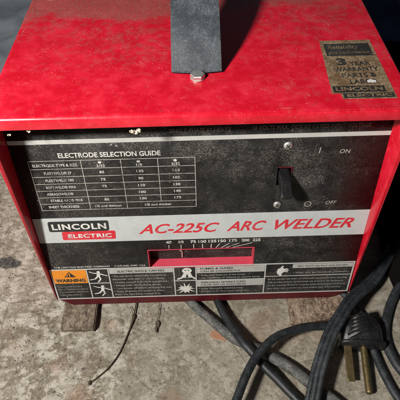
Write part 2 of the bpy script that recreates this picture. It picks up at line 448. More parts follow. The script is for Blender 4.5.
# front panel: sheet with the selector slot and the switch opening
S0, S1, T0, T1 = -64.0, 61.0, 56.5, 87.0       # slot
Q0, Q1, R0, R1 = 79.0, 93.5, 181.0, 204.5      # switch opening
VT = SL * 1000 - 2.2
us = [-187.8, S0, S1, Q0, Q1, 187.8]; vs_ = [0.3, T0, T1, R0, R1, VT]
bm = bmesh.new(); g = [[bm.verts.new(PW(u, v, 0)) for u in us] for v in vs_]
for j in range(5):
    for i in range(5):
        if (i == 1 and j == 1) or (i == 3 and j == 3): continue
        bm.faces.new((g[j][i], g[j][i + 1], g[j + 1][i + 1], g[j + 1][i]))
fp = link('front_panel', bm, M['panel'], W0)
so = fp.modifiers.new('sheet', 'SOLIDIFY'); so.thickness = .0015; so.offset = -1

# selector slot recess in red steel
bm = bmesh.new()
SD = 14.0
def quad(bm, *p): bm.faces.new([bm.verts.new(q) for q in p])
quad(bm, PW(S0, T0, .2), PW(S1, T0, .2), PW(S1, T0, -SD), PW(S0, T0, -SD))
quad(bm, PW(S0, T1, .2), PW(S0, T1, -SD), PW(S1, T1, -SD), PW(S1, T1, .2))
quad(bm, PW(S0, T0, .2), PW(S0, T0, -SD), PW(S0, T1, -SD), PW(S0, T1, .2))
quad(bm, PW(S1, T0, .2), PW(S1, T1, .2), PW(S1, T1, -SD), PW(S1, T0, -SD))
for r in ((S0 - .8, T0 - .8, S1 + .8, T0), (S0 - .8, T1, S1 + .8, T1 + .8), (S0 - .8, T0, S0, T1), (S1, T0, S1 + .8, T1)):
    rect(bm, *r, PW, .5, .0)
sel = link('selector_slot', bm, M['dusty_red'], W0, smooth=False)
bm = bmesh.new(); quad(bm, PW(S0, T0, -SD), PW(S1, T0, -SD), PW(S1, T1, -SD), PW(S0, T1, -SD))
link('slot_back', bm, M['panel'], sel)
bm = bmesh.new(); slab(bm, [(-25.6, 60), (-24.0, 60), (-24.0, 70), (-24.8, 71.2), (-25.6, 70)], PW, -SD + .2, -SD + 1.6)
dome(bm, PW(-26, 72, -SD + 1.0), EN, .0016, .0012, 12, 3)
link('pointer', bm, M['steel'], sel)

# printed bands
bm = bmesh.new(); rect(bm, -187.2, 104.3, 187.0, 142.6, PW, .35); band = link('name_band', bm, M['silver'], W0, smooth=False)
bm = bmesh.new()
text(bm, 'AC-225C', -72, 115.2, 15.6, PW, width=92, hi=.55, shear=.40, bold=.020)
text(bm, 'ARC', 28, 115.8, 15.8, PW, width=45, hi=.55, shear=.40, bold=.020)
text(bm, 'WELDER', 83, 116.2, 16.2, PW, width=89, hi=.55, shear=.40, bold=.020)
link('model_lettering', bm, M['redink'], band, smooth=False)
def round_par(u0, v0, u1, v1, sl, r, n=4):
    """rectangle with rounded corners leaning right"""
    out = []
    for (cx, cy, a0) in ((u0 + r, v0 + r, 180), (u1 - r, v0 + r, 270), (u1 - r, v1 - r, 0), (u0 + r, v1 - r, 90)):
        for i in range(n + 1):
            t = math.radians(a0 + 90 * i / n); x, y = cx + r * math.cos(t), cy + r * math.sin(t)
            out.append((x + (y - v0) * sl, y))
    return out
bm = bmesh.new(); slab(bm, round_par(-171.5, 122.6, -105.5, 137.0, .05, 2.2), PW, .3, .50)
slab(bm, round_par(-172.4, 121.9, -104.6, 137.8, .05, 2.6), PW, .3, .42)
bk_ = link('badge', bm, M['badge_black'], band, smooth=False)
bm = bmesh.new(); slab(bm, round_par(-159.5, 108.6, -98.8, 121.8, .05, 2.2), PW, .3, .50)
link('badge_lower_half', bm, M['redink'], band, smooth=False)
bm = bmesh.new()
text(bm, 'LINCOLN', -168.2, 125.2, 9.4, PW, width=61, hi=.75, bold=.038, space=1.13)
text(bm, 'ELECTRIC', -152.5, 111.8, 6.6, PW, width=49.5, hi=.75, bold=.035, space=1.10)
link('badge_lettering', bm, M['white'], band, smooth=False)

bm = bmesh.new(); rect(bm, -187.4, 241.0, 187.4, 245.8, PW, .35); link('top_stripe', bm, M['silver_line'], W0, smooth=False)

# head lines, scale and maker's line
bm = bmesh.new()
text(bm, 'SINGLE PHASE 60 HERTZ', -29.6, 250.3, 4.6, PW, width=60, hi=.3, bold=.006)
text(bm, '58 VOLTS MAX. OCV AT RATED INPUT VOLTAGE', 50.4, 251.2, 4.6, PW, width=115, hi=.3, bold=.006)
link('rating_lettering', bm, M['rating'], fp, smooth=False)
bm = bmesh.new()
for s_, u in (('40', -38.8), ('50', -24.8), ('75', -10.4), ('100', .2), ('125', 12.0), ('150', 23.2), ('175', 36.2), ('200', 50.5), ('225', 63.4)):
    text(bm, s_, u, 97.8, 4.7, PW, width=6.6 if len(s_) == 2 else 9.2, hi=.3, align='C', bold=.03)
for a_, b_ in (((-39, 95.5), (-39, 88.6)), ((-24.8, 95.5), (-24.8, 88.6)), ((-10, 95.5), (-10, 88.6)), ((.4, 95.5), (.4, 88.6)), ((10.8, 95.5), (10.4, 88.6)),
               ((20.5, 95.5), (16.0, 88.6)), ((31.5, 95.5), (22.4, 88.6)), ((43.5, 95.5), (28.2, 88.6)), ((58.5, 95.5), (35.8, 88.6))):
    stroke(bm, a_, b_, .9, PW)
link('amperage_scale', bm, M['white'], fp, smooth=False)
bm = bmesh.new()
text(bm, 'THE LINCOLN ELECTRIC COMPANY', -180, 60.3, 2.9, PW, width=68, hi=.3, bold=.01)
text(bm, 'CLEVELAND, OHIO  U.S.A.', -107, 60.3, 2.9, PW, width=38, hi=.3, bold=.01)
link('maker_line', bm, M['white'], fp, smooth=False)

# selection chart
bm = bmesh.new()
text(bm, 'ELECTRODE SELECTION GUIDE', -141.5, 224.2, 6.2, PW, width=102, hi=.3, bold=.022)
link('chart_title', bm, M['white'], fp, smooth=False)
bm = bmesh.new()
cx0, c1, c2, c3, cx1 = -173.0, -120.3, -80.2, -43.0, -5.5
rows = [220.8, 210.6, 200.6, 191.2, 182.0, 172.8, 163.8, 154.8]
for v in rows: stroke(bm, (cx0, v), (cx1, v), .75, PW)
for u in (cx0, c1, c2, cx1): stroke(bm, (u, rows[0] + .37), (u, rows[-1] - .37), .75, PW, .32)
stroke(bm, (c3, rows[0]), (c3, rows[-2]), .75, PW, .32)
link('chart_grid', bm, M['dim'], fp, smooth=False)
bm = bmesh.new()
tx = lambda s, u, r, w, h=3.5: text(bm, s, u, rows[r + 1] + 3.0, h, PW, width=w, hi=.3, align='C', bold=.012)
for r, (s, u, w) in enumerate((('ELECTRODE TYPE & SIZE', -147, 45), ('FLEETWELD\u00ae 37', -146, 28), ('FLEETWELD 180', -146, 29), ('SOFTWELD\u00ae 99Ni', -146.5, 31),
                              ('ABRASOWELD\u00ae', -149, 28), ('STABLE ARC\u00ae 7018', -144, 34), ('SHEET THICKNESS', -148.5, 33))): tx(s, u, r, w)
for u, s in ((-101, '3/32'), (-62, '1/8'), (-25, '5/32')):
    text(bm, s, u, rows[1] + 1.2, 3.4, PW, width=8.5 if s != '1/8' else 6, hi=.3, align='C', bold=.012)
    disc(bm, u - .5, rows[0] - 3.2, 1.5, PW, rx=1.2)
link('chart_lettering', bm, M['white'], fp, smooth=False); bm = bmesh.new()
for r, vals in enumerate((('85', '135', '165'), ('75', '90', '105'), ('75', '110', '130'), (None, '100', '140'), ('85', '130', '175'))):
    for u, s in zip((-101, -62, -25), vals):
        if s: text(bm, s, u, rows[r + 2] + 3.1, 3.4, PW, width=5 if len(s) == 2 else 7.2, hi=.3, align='C', bold=.012)
text(bm, '1/8 and thinner', -100.5, rows[7] + 3.0, 3.2, PW, width=29, hi=.3, align='C', bold=.012)
text(bm, '1/8 and thicker', -46.5, rows[7] + 3.0, 3.2, PW, width=29, hi=.3, align='C', bold=.012)
link('chart_lettering', bm, M['white'], fp, smooth=False)

# power switch
sw = None
bm = bmesh.new()
for r in ((Q0 - 1.0, R0 - 1, Q1 + 1.0, R0), (Q0 - 1.0, R1, Q1 + 1.0, R1 + 1), (Q0 - 1, R0, Q0, R1), (Q1, R0, Q1 + 1, R1)): rect(bm, *r, PW, .35)
quad(bm, PW(Q0 - 3, R0 - 3, -9), PW(Q1 + 3, R0 - 3, -9), PW(Q1 + 3, R1 + 3, -9), PW(Q0 - 3, R1 + 3, -9))
sw = link('power_switch', bm, M['dark_steel'], W0, smooth=False)
bm = bmesh.new()
# lever drooping to the off position: root inside the opening, tip standing off the panel
prof = [(199.5, -8, 5.6), (199.5, 4, 5.6), (197, 12, 5.4), (193.5, 19, 5.5), (189.5, 25.5, 5.9), (187.5, 28, 5.4)]
und = [(187, -8, 5.6), (187, 4, 5.6), (186, 10, 5.4), (184, 16, 5.5), (181.5, 22.5, 5.9), (182, 25.5, 5.4)]
uc = 86.2
rings = []
for (v1, n1, w1), (v2, n2, w2) in zip(prof, und):
    rings.append([bm.verts.new(PW(uc - w1, v1, n1)), bm.verts.new(PW(uc + w1, v1, n1)), bm.verts.new(PW(uc + w2, v2, n2)), bm.verts.new(PW(uc - w2, v2, n2))])
for p, q in zip(rings, rings[1:]):
    for i in range(4): bm.faces.new((p[i], p[(i + 1) % 4], q[(i + 1) % 4], q[i]))
bm.faces.new(rings[0][::-1]); bm.faces.new(rings[-1]); bmesh.ops.recalc_face_normals(bm, faces=bm.faces)
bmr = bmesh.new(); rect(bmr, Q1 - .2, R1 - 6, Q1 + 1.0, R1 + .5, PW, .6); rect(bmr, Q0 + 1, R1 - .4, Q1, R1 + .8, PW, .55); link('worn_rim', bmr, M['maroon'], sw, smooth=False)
lv = link('toggle_lever', bm, M['plug'], sw, angle=.8)
bv = lv.modifiers.new('edge', 'BEVEL'); bv.width = .0011; bv.segments = 3
bm = bmesh.new()
stroke(bm, (119.3, 221.5), (120.1, 228.5), 1.0, PW)
text(bm, 'ON', 145.2, 220.6, 5.2, PW, width=10.5, hi=.3, align='C', shear=.12, bold=.006)
link('switch_lettering', bm, M['dim'], fp, smooth=False); bm = bmesh.new()
text(bm, 'OFF', 141.5, 152.6, 5.0, PW, width=12, hi=.3, align='C', shear=.12, bold=.006)
for i in range(20):
    t0, t1 = 2 * math.pi * i / 20, 2 * math.pi * (i + 1) / 20
    stroke(bm, (116.3 + 3.5 * math.cos(t0), 153.6 + 3.5 * math.sin(t0)), (116.3 + 3.5 * math.cos(t1), 153.6 + 3.5 * math.sin(t1)), .9, PW)
link('switch_lettering', bm, M['dim'], fp, smooth=False)

def screw(u, v, r):
    bm = bmesh.new(); dome(bm, PW(u, v, .1), EN, r, .0022, 24, 5)
    s = link('screw', bm, M['steel'], W0)
    bm = bmesh.new()
    for w, hgt in ((r * 1100, 1.0),):
        stroke(bm, (u - w * .42, v - w * .32), (u + w * .42, v + w * .32), 1.0, PW, 2.45)
        stroke(bm, (u - w * .32, v + w * .42), (u + w * .32, v - w * .42), 1.0, PW, 2.47)
    link('cross_recess', bm, M['dark_steel'], s, smooth=False)
screw(87.1, 231.6, .0046); screw(82.7, 154.0, .0042)

# warning label along the foot of the panel
bm = bmesh.new()
rect(bm, -187.0, 1.2, 186.6, 57.6, PW, .25)
wl = link('warning_label', bm, M['panel'], W0, smooth=False)
bm = bmesh.new()
for r in ((-187, 56.6, 186.6, 58.2), (-187, .8, 186.6, 2.4), (-187, 2.4, -185.4, 56.6), (184.8, 2.4, 186.6, 56.6)): rect(bm, *r, PW, .5, .2)
for u in (-142.2, -115.8, -35.6, -8.4, 77.2): rect(bm, u - .7, 2.4, u + .7, 56.6, PW, .48, .2)
rect(bm, -141.5, 30.2, -116.5, 31.4, PW, .46, .2); rect(bm, -34.9, 30.2, -9.1, 31.4, PW, .46, .2)
rect(bm, -7.7, 30.0, 76.5, 31.0, PW, .46, .2); rect(bm, 77.9, 33.8, 184.8, 34.8, PW, .46, .2)
link('label_rules', bm, M['silver_line'], wl, smooth=False)
bm = bmesh.new(); rect(bm, -185.0, 32.0, -143.2, 56.2, PW, .5, .2); link('orange_field', bm, M['orange'], wl, smooth=False)
bm = bmesh.new()
slab(bm, [(-171, 43.6), (-156.5, 43.6), (-163.8, 53.6)], PW, None, .62)
text(bm, 'WARNING', -164.2, 34.4, 6.6, PW, width=37, hi=.65, align='C', bold=.045)
link('orange_field_lettering', bm, M['black'], wl, smooth=False)
bm = bmesh.new()
slab(bm, [(-164.3, 46.2), (-163.3, 46.2), (-162.9, 51.2), (-164.7, 51.2)], PW, None, .7); disc(bm, -163.8, 44.9, .7, PW, .7)
slab(bm, [(-168.8, 44.4), (-167.6, 44.4), (-165.2, 48.6), (-165.8, 49.2)], PW, None, .7); 
link('warning_symbol', bm, M['orange'], wl, smooth=False)

bm = bmesh.new()
rect(bm, -114.6, 47.6, -36.6, 56.0, PW, .45, .2)
rect(bm, -7.4, 44.2, 76.2, 56.2, PW, .45, .2); rect(bm, -7.4, 18.4, 76.2, 29.8, PW, .45, .2)
rect(bm, 110.5, 48.6, 184.4, 55.6, PW, .45, .2)
link('pale_fields', bm, M['grey_box'], wl, smooth=False)
bm = bmesh.new()
text(bm, 'ELECTRIC SHOCK CAN KILL', -75.5, 49.8, 3.9, PW, width=58, hi=.6, align='C', bold=.02); link('heading', bm, M['black'], wl, smooth=False); bm = bmesh.new()
text(bm, 'FUMES & GASES', -3, 50.8, 3.5, PW, width=40, hi=.6, bold=.02); text(bm, 'CAN BE DANGEROUS.', -3, 46.0, 3.2, PW, width=50, hi=.6, bold=.012); link('heading', bm, M['black'], wl, smooth=False); bm = bmesh.new()
text(bm, 'WELDING SPARKS CAN', -3, 24.8, 3.3, PW, width=56, hi=.6, bold=.02); text(bm, 'CAUSE FIRE OR EXPLOSION.', -3, 20.2, 3.2, PW, width=58, hi=.6, bold=.012); link('heading', bm, M['black'], wl, smooth=False); bm = bmesh.new()
text(bm, 'ARC RAYS can burn eyes and skin', 116, 50.7, 3.2, PW, width=62, hi=.6, bold=.012)
link('heading', bm, M['black'], wl, smooth=False)
bm = bmesh.new()
def put(name, mat):
    global bm
    link(name, bm, M[mat], wl, smooth=False); bm = bmesh.new()
def para(lines, u, v, w, h, pitch, wmax=None):
    m = max(len(s) for s in lines)
    for i, s in enumerate(lines): text(bm, s, u, v - i * pitch, h, PW, width=w * len(s) / m, hi=.5, bold=.012)
para(['\u2022 Do not touch electrically live parts or', '   electrode with skin or wet clothing.', '\u2022 Insulate yourself from work and ground.', '\u2022 Always wear dry insulating gloves.',
      '\u2022 Turn power off before servicing this unit.', '\u2022 Keep all panels and covers in place.', '   Read the operating manual first.'], -112.5, 41.6, 73, 3.5, 5.9)
put('small_print', 'small')
para(['\u2022 Keep your head out of the fumes.', '\u2022 Use ventilation or exhaust to remove fumes.'], -5.0, 38.9, 77, 3.1, 5.2)
put('small_print', 'small')
para(['\u2022 Keep flammable material away.', '\u2022 Do not weld on closed containers.'], -5.0, 13.0, 64, 3.1, 5.6)
put('small_print', 'small')
para(['\u2022 Wear eye, ear and body protection.'], 112, 38.6, 70, 3.1, 5)
put('small_print', 'small')
para(['Do not operate with covers off. Disconnect input power before servicing.', 'Only qualified persons should install, use or service this equipment.',
      'See the operating manual for complete safety and operating instructions.', 'Have others wear protection too. Keep children away while operating.', ], 81.5, 27.4, 100, 3.0, 6.0)
put('small_print', 'small')
para(['Protect yourself and others.', 'Read and understand this label and', 'the manual before using this unit.'], -182.5, 24.6, 37, 2.7, 5.2)
text(bm, 'Follow safety practices.', -182.5, 8.4, 2.7, PW, width=27, hi=.5, bold=.012)
put('small_print', 'small'); bm.free()

# pictograms
bm = bmesh.new()
P_ = PW
def S(a_, b_, w=1.8):
    stroke(bm, a_, b_, w, P_, .55); disc(bm, a_[0], a_[1], w / 2, P_, .545); disc(bm, b_[0], b_[1], w / 2, P_, .545)
def figure(cx, cy, k):
    m = lambda x, y: (cx + x * k, cy + y * k)
    disc(bm, *m(1.5, 8.2), 2.1 * k, P_, .56)
    slab(bm, [m(-.6, 6.2), m(3.4, 5.6), m(2.6, -.4), m(-1.6, .2)], P_, None, .55)
    S(m(2.6, 5.4), m(7.5, 2.6), 1.7 * k); S(m(7.5, 2.6), m(11.5, 1.0), 1.4 * k)
    S(m(.2, 5.6), m(-5, 6.6), 1.6 * k); S(m(-5, 6.6), m(-9.4, 9.0), 1.3 * k)
    S(m(0, .4), m(-4.2, -4.6), 2.1 * k); S(m(-4.2, -4.6), m(-10.0, -6.0), 1.8 * k)
    S(m(1.6, .2), m(2.6, -5.4), 2.1 * k); S(m(2.6, -5.4), m(-.8, -10.0), 1.8 * k)
figure(-129.5, 43.6, 1.0); link('pictogram', bm, M['white'], wl, smooth=False); bm = bmesh.new()
figure(-128.0, 16.4, 1.0); link('pictogram', bm, M['white'], wl, smooth=False); bm = bmesh.new()
# head over fumes
disc(bm, -19.5, 49.6, 5.2, P_, .55, rx=1.15); slab(bm, [(-27.5, 36.5), (-12.0, 36.5), (-15, 45.5), (-23.5, 45.5)], P_, None, .54)
S((-27, 36), (-31, 34.4), 2.6); S((-12.5, 37), (-10.4, 34.8), 2.6); link('pictogram', bm, M['white'], wl, smooth=False); bm = bmesh.new()
# explosion burst
pts = []
for i in range(22):
    t = 2 * math.pi * i / 22; r = (11.4 if i % 2 == 0 else 5.6) * (1 + .18 * math.sin(i * 2.3))
    pts.append((-22 + r * math.cos(t) * 1.08, 15.2 + r * math.sin(t) * .92))
slab(bm, pts, P_, None, .55); link('pictogram', bm, M['white'], wl, smooth=False); bm = bmesh.new()
# gloved hand in front of a face
slab(bm, [(92.5, 38), (96.5, 37), (100.5, 42), (101.5, 46), (99.5, 49.5), (95.5, 50), (92.5, 47.5), (91.5, 42.5)], P_, None, .54)
S((94.5, 40), (96.5, 36.6), 3.4); S((99, 47), (104.5, 47.6), 1.7); S((99.5, 45), (105.4, 45.2), 1.7); S((99.5, 43.1), (104.6, 42.6), 1.7); S((95.5, 48), (98.4, 52.4), 2.0)
link('pictogram', bm, M['white'], wl, smooth=False)
bm = bmesh.new()
slab(bm, [(-21.5, 37), (-17.8, 37), (-19.5, 44.2)], P_, None, .62); disc(bm, -21.6, 50.2, .9, P_, .62); disc(bm, -17.6, 50.2, .9, P_, .62)
link('pictogram_detail', bm, M['black'], wl, smooth=False); bm = bmesh.new()
stroke(bm, (-125.5, 37.8), (-122.5, 38.8), .7, P_, .62)
link('pictogram_detail', bm, M['black'], wl, smooth=False)

# warranty sticker on the lid
bm = bmesh.new()
slab(bm, [(123.5, 113.2), (118.6, 24.2), (126.2, 24.0), (126.8, 15.8), (174.6, 15.2), (174.2, 113.0)][::-1], LW, 0, .25)
st = link('warranty_sticker', bm, M['foil'], W0, smooth=False)
bm = bmesh.new()
slab(bm, [(126.2, 106.5), (126.0, 84.5), (171.2, 84.0), (171.0, 106.5)][::-1], LW, .2, .42)
slab(bm, [(120.8, 34.6), (120.6, 25.4), (167.4, 25.0), (167.6, 34.2)][::-1], LW, .2, .42)
slab(bm, [(128.2, 23.6), (128.2, 17.2), (173.0, 16.8), (173.0, 23.2)][::-1], LW, .2, .42)
text(bm, '3', 132.5, 68.0, 13.0, LW, width=9.5, hi=.45, bold=.05)
text(bm, 'YEAR', 144.0, 67.4, 7.4, LW, width=20.5, hi=.45, bold=.02)
text(bm, 'WARRANTY', 127.6, 57.8, 7.2, LW, width=42, hi=.45, bold=.02)
text(bm, 'PARTS &', 133.2, 47.8, 7.2, LW, width=32, hi=.45, bold=.02)
text(bm, 'LABOR', 138.4, 37.6, 7.4, LW, width=26, hi=.45, bold=.02)
link('sticker_print', bm, M['black'], st, smooth=False)
bm = bmesh.new()
text(bm, 'Reliability', 129.5, 96.8, 6.6, LW, width=30, hi=.6, shear=.2, bold=.0)
text(bm, 'plus performance', 128.2, 87.6, 6.0, LW, width=40, hi=.6, shear=.2, bold=.0)
link('sticker_lettering', bm, M['foil'], st, smooth=False); bm = bmesh.new()
text(bm, 'LINCOLN', 123.0, 27.0, 6.0, LW, width=42, hi=.6, bold=.03)
text(bm, 'ELECTRIC', 131.0, 18.2, 4.2, LW, width=40, hi=.6, bold=.03)
link('sticker_lettering', bm, M['foil'], st, smooth=False)
bm = bmesh.new()
slab(bm, [(154.2, 39.6), (157.6, 38.8), (161.8, 39.2), (162.3, 42.0), (159.6, 42.6), (157.0, 43.4), (154.6, 42.4)], LW, .2, .8)
link('torn_spot', bm, M['white'], st, smooth=False)

# carrying strap and its bolt
bm = bmesh.new()
cp = [(0, .061, .0015), (0, .066, .0070), (0, .084, .0270), (0, .115, .0500), (0, .16, .068), (0, .205, .074), (0, .25, .068), (0, .290, .0500), (0, .321, .0270), (0, .339, .0070), (0, .345, .0015)]
C = catmull([(x - .0015, y, z + TOP + .0005) for x, y, z in cp], 8)
rings = []
for i, c in enumerate(C):
    t = (C[min(i + 1, len(C) - 1)] - C[max(i - 1, 0)]).normalized(); nn = t.cross(Vector((-1, 0, 0))).normalized()
    if nn.z < 0: nn = -nn
    w, th = .0236 - .0013 * min(1, max(0, (c.z - TOP) / .06)), .0012
    cc = []
    for j in range(9):                                   # slightly crowned strap
        x = -w + 2 * w * j / 8; cc.append((x, th + .0004 * (1 - (x / w) ** 2)))
    sec = cc + [(w, -th), (-w, -th)]
    lead = -.0022 if i < 2 else 0
    rings.append([bm.verts.new(c + Vector((x, 0, 0)) + nn * y + (Vector((0, lead * (1 - (x / w) ** 2), 0)) if i == 0 else Vector())) for x, y in sec])
m = len(rings[0])
for p, q in zip(rings, rings[1:]):
    for i in range(m): bm.faces.new((p[i], p[(i + 1) % m], q[(i + 1) % m], q[i]))
bm.faces.new(rings[0][::-1]); bm.faces.new(rings[-1]); bmesh.ops.recalc_face_normals(bm, faces=bm.faces)
hd = link('carrying_strap', bm, M['strap'], W0, angle=.8)
for y in (.0540, .352):
    bm = bmesh.new(); cx_, cz_ = -.0008, TOP + .0002
    prof = [(.0070, 0, 1), (.0070, .0009, 1), (.0066, .0011, 0), (.0069, .0014, 0), (.0069, .0040, 0), (.0062, .0048, 0), (.0040, .0051, 0)]
    rr = []
    for r_, z_, rnd in prof:
        ring = []
        for i in range(48):
            t = 2 * math.pi * i / 48 + .25; q = (t % (math.pi / 3)) - math.pi / 6
            k_ = 1 if rnd else .90 / math.cos(q) * .98
            ring.append(bm.verts.new((cx_ + r_ * k_ * math.cos(t), y + r_ * k_ * math.sin(t), cz_ + z_)))
        rr.append(ring)
    for p, q in zip(rr, rr[1:]):
        for i in range(48): bm.faces.new((p[i], p[(i + 1) % 48], q[(i + 1) % 48], q[i]))
    bm.faces.new(rr[-1]); bmesh.ops.recalc_face_normals(bm, faces=bm.faces)
    link('bolt', bm, M['steel'], hd, angle=.5)

# ------------------------------------------------------------------ planks under the case
def plank(name, outline, z0, z1, mat, label, seed, group):
    bm = bmesh.new()
    # finely divided so that the end grain and edges are ragged
    lo = [bm.verts.new((x, y, z0)) for x, y in outline]; hi = [bm.verts.new((x, y, z1)) for x, y in outline]
    n = len(outline); bm.faces.new(hi); bm.faces.new(lo[::-1])
    for i in range(n): bm.faces.new((lo[i], lo[(i + 1) % n], hi[(i + 1) % n], hi[i]))
    bmesh.ops.bevel(bm, geom=bm.edges[:], offset=.0015, segments=2, affect='EDGES')
    for k in range(4):
        bmesh.ops.subdivide_edges(bm, edges=[e for e in bm.edges if e.calc_length() > .006 and min(v.co.y for v in e.verts) < .08], cuts=1, use_grid_fill=True)
    bmesh.ops.triangulate(bm, faces=bm.faces[:])
    for v in bm.verts:
        p = v.co * 130 + Vector((seed, 0, 0)); k = .0008
        v.co += Vector((noise.noise(p), noise.noise(p + Vector((9, 0, 0))) * 1.6, 0)) * k
        if v.co.z > z1 - .002: v.co.z -= abs(noise.noise(v.co * 200)) * .0008
    cx = sum(x for x, _ in outline) / n; cy = sum(y for _, y in outline) / n
    bmesh.ops.recalc_face_normals(bm, faces=bm.faces)
    o = link(name, bm, mat, origin=(cx, cy, 0), angle=.9); tag(o, label, 'plank', group); return o
plank('wooden_plank', [(-.1850, -.0315), (-.1410, -.0314), (-.1360, .385), (-.1840, .385)], .0003, UNDER - .0006, M['wood'],
      'short grey-brown plank end sticking out under the left corner of the welder', 1, 'planks the welder stands on')
plank('wooden_plank', [(.1120, -.0335), (.158, -.0275), (.201, -.0105), (.196, .385), (.113, .385)], .0003, UNDER - .0006, M['wood2'],
      'wide crusty light-brown plank under the right corner of the welder, half covered by cords', 5, 'planks the welder stands on')

# ------------------------------------------------------------------ cords
def cord(name, pts, prof, mat, label, taper=None, seed=0, wob=.0008, parent=None):
    bm = bmesh.new(); sweep(bm, pts, prof, 10, taper, wob, seed=seed)
    if parent: return link(name, bm, mat, parent, angle=1.2)
    o = link(name, bm, mat, origin=(pts[len(pts) // 2][0], pts[len(pts) // 2][1], 0), angle=1.2); tag(o, label, 'cable', 'cables lying in front of the welder'); return o
cord('loose_cable', [(-.045, .075, .008), (-.040, .04, .008), (-.0271, .0179, .0075), (.0016, -.0156, .0072), (.0348, -.0473, .0070), (.0705, -.0685, .0072), (.1021, -.090, .0072), (.1278, -.1151, .0072), (.1479, -.1325, .0072), (.175, -.165, .0072), (.20, -.22, .0072), (.21, -.30, .0072)],
     circ(.0061, 16), M['cord_dusty'], 'dusty pale grey cord from under the welder, crossing beneath the raised black loop', taper=lambda t: .80 + .32 * min(1, t * 2.2), seed=2)
cord('loose_cable', [(.008, .08, .010), (.0128, .0347, .0085), (.0171, .0094, .0085), (.0307, -.0277, .012), (.0440, -.0560, .0190), (.0560, -.0730, .0190), (.0714, -.0920, .0125), (.0927, -.114, .0075), (.1119, -.1399, .0065), (.13, -.19, .0065), (.135, -.28, .0065)],
     circ(.0053, 16), M['cord'], 'plain black cord dropping from the welder base and crossing over the pale dusty cord', seed=5)
# ribbed three-conductor cord
def lobes(r, pitch):
    out = []
    for cx, ang in ((pitch, range(-150, 151, 25)), (0, range(30, 151, 20)), (-pitch, range(30, 331, 25)), (0, range(210, 331, 20))):
        for a_ in ang: t = math.radians(a_); out.append((cx + r * math.cos(t), r * math.sin(t)))
    return out
cord('ribbed_cable', [(.315, .16, .010), (.276, .085, .010), (.2300, .0240, .022), (.1916, -.012, .036), (.1652, -.0437, .043), (.1456, -.072, .042), (.1300, -.1031, .036), (.1178, -.1358, .028), (.104, -.17, .016), (.095, -.24, .006), (.09, -.32, .006)],
     lobes(.0030, .0053), M['cord_flat'], 'broad ribbed flat grey-black cord slanting down from the dark area beside the welder', seed=11, wob=.0004)
cord('loose_cable', [(.178, .02, .008), (.1934, -.0027, .010), (.2035, -.0283, .009), (.2075, -.0646, .0065), (.2125, -.0984, .0055), (.2214, -.1296, .0055), (.236, -.16, .0055), (.27, -.21, .0055)],
     circ(.0047, 14), M['cord_flat'], 'thin dark grey cord passing just right of the plug toward the bottom corner', seed=14)
cord('loose_cable', [(.36, .10, .0075), (.315, .068, .0075), (.2818, .0332, .0075), (.259, .0098, .0070), (.2405, -.0185, .0065), (.2275, -.052, .0065), (.2290, -.0812, .0065), (.2400, -.1064, .0065), (.262, -.135, .0065), (.30, -.16, .0065)],
     circ(.0056, 14), M['cord_flat'], 'grey-blue cord curving round in a bow at the right-hand edge', seed=17)

# ------------------------------------------------------------------ plug
PO = Vector((.1935, -.0465, 0))
pl = empty('plugged_lead', PO)
tag(pl, 'black cord arching in a raised loop, ending in a moulded plug with two brass blades', 'power lead')
pa = math.radians(-4)
def pf(x, y, z): 
    x, y, z = x / 1000, y / 1000, z / 1000
    return Vector((PO.x + x * math.cos(pa) - y * math.sin(pa), PO.y + x * math.sin(pa) + y * math.cos(pa), z))
cord('cord', [(-.02, -.30, .006), (.0, -.22, .012), (.018, -.170, .026), (.035, -.1307, .030), (.0471, -.1067, .032), (.062, -.0839, .034), (.0843, -.0648, .035), (.1141, -.0529, .033), (.1453, -.0473, .028), (.170, -.0500, .0255), (.190, -.0545, .026)],
     circ(.0052, 16), M['cord'], None, seed=8, parent=pl)
bm = bmesh.new()
# body: rounded block, lofted front to back (x half width, z range)
secs = [(-21, 24.5, 6, 27.5), (-19.5, 26, 5, 29), (-12, 26, 4.5, 31), (-6, 25.5, 4.5, 34), (0, 24, 5, 35.5), (6, 20.5, 6, 34), (11, 14, 9, 31), (15, 8, 12, 27)]
rings = []
for y, hw, z0, z1 in secs:
    zc, hz = (z0 + z1) / 2, (z1 - z0) / 2; ring = []
    for i in range(28):
        t = 2 * math.pi * i / 28; e = .55
        x_ = math.copysign(abs(math.cos(t)) ** e, math.cos(t)) * hw; z_ = math.copysign(abs(math.sin(t)) ** (e + .15), math.sin(t)) * hz
        ring.append(bm.verts.new(pf(x_, y, zc + z_)))
    rings.append(ring)
for p, q in zip(rings, rings[1:]):
    for i in range(28): bm.faces.new((p[i], p[(i + 1) % 28], q[(i + 1) % 28], q[i]))
bm.faces.new(rings[0][::-1]); bm.faces.new(rings[-1]); bmesh.ops.recalc_face_normals(bm, faces=bm.faces)
body = link('plug_body', bm, M['plug'], pl, angle=.9)
bm = bmesh.new()
for k in range(5):                                       # raised finger ribs fanning across the grip
    y0 = -11 + k * 4.6
    sweep(bm, [pf(-17 + k * 1.5, y0 - 5, 27.5 + k * .4), pf(-7, y0 - 2, 34.0 + k * .4), pf(5, y0 + 1.5, 34.6 + k * .35), pf(16 - k * 1.5, y0 + 4, 29.5)], [(x * 1.4, y) for x, y in circ(.0026, 10)], 5)
link('grip_ribs', bm, M['plug'], body)
bm = bmesh.new()
rr = [[bm.verts.new(pf(math.copysign(abs(math.cos(t)) ** .5, math.cos(t)) * w, y, 16.5 + math.copysign(abs(math.sin(t)) ** .6, math.sin(t)) * (w - 14.5)))
       for t in [2 * math.pi * i / 28 for i in range(28)]] for y, w in ((-24.5, 27.2), (-23.6, 28.2), (-21.2, 28.2), (-20.4, 27.2))]
for p, q in zip(rr, rr[1:]):
    for i in range(28): bm.faces.new((p[i], p[(i + 1) % 28], q[(i + 1) % 28], q[i]))
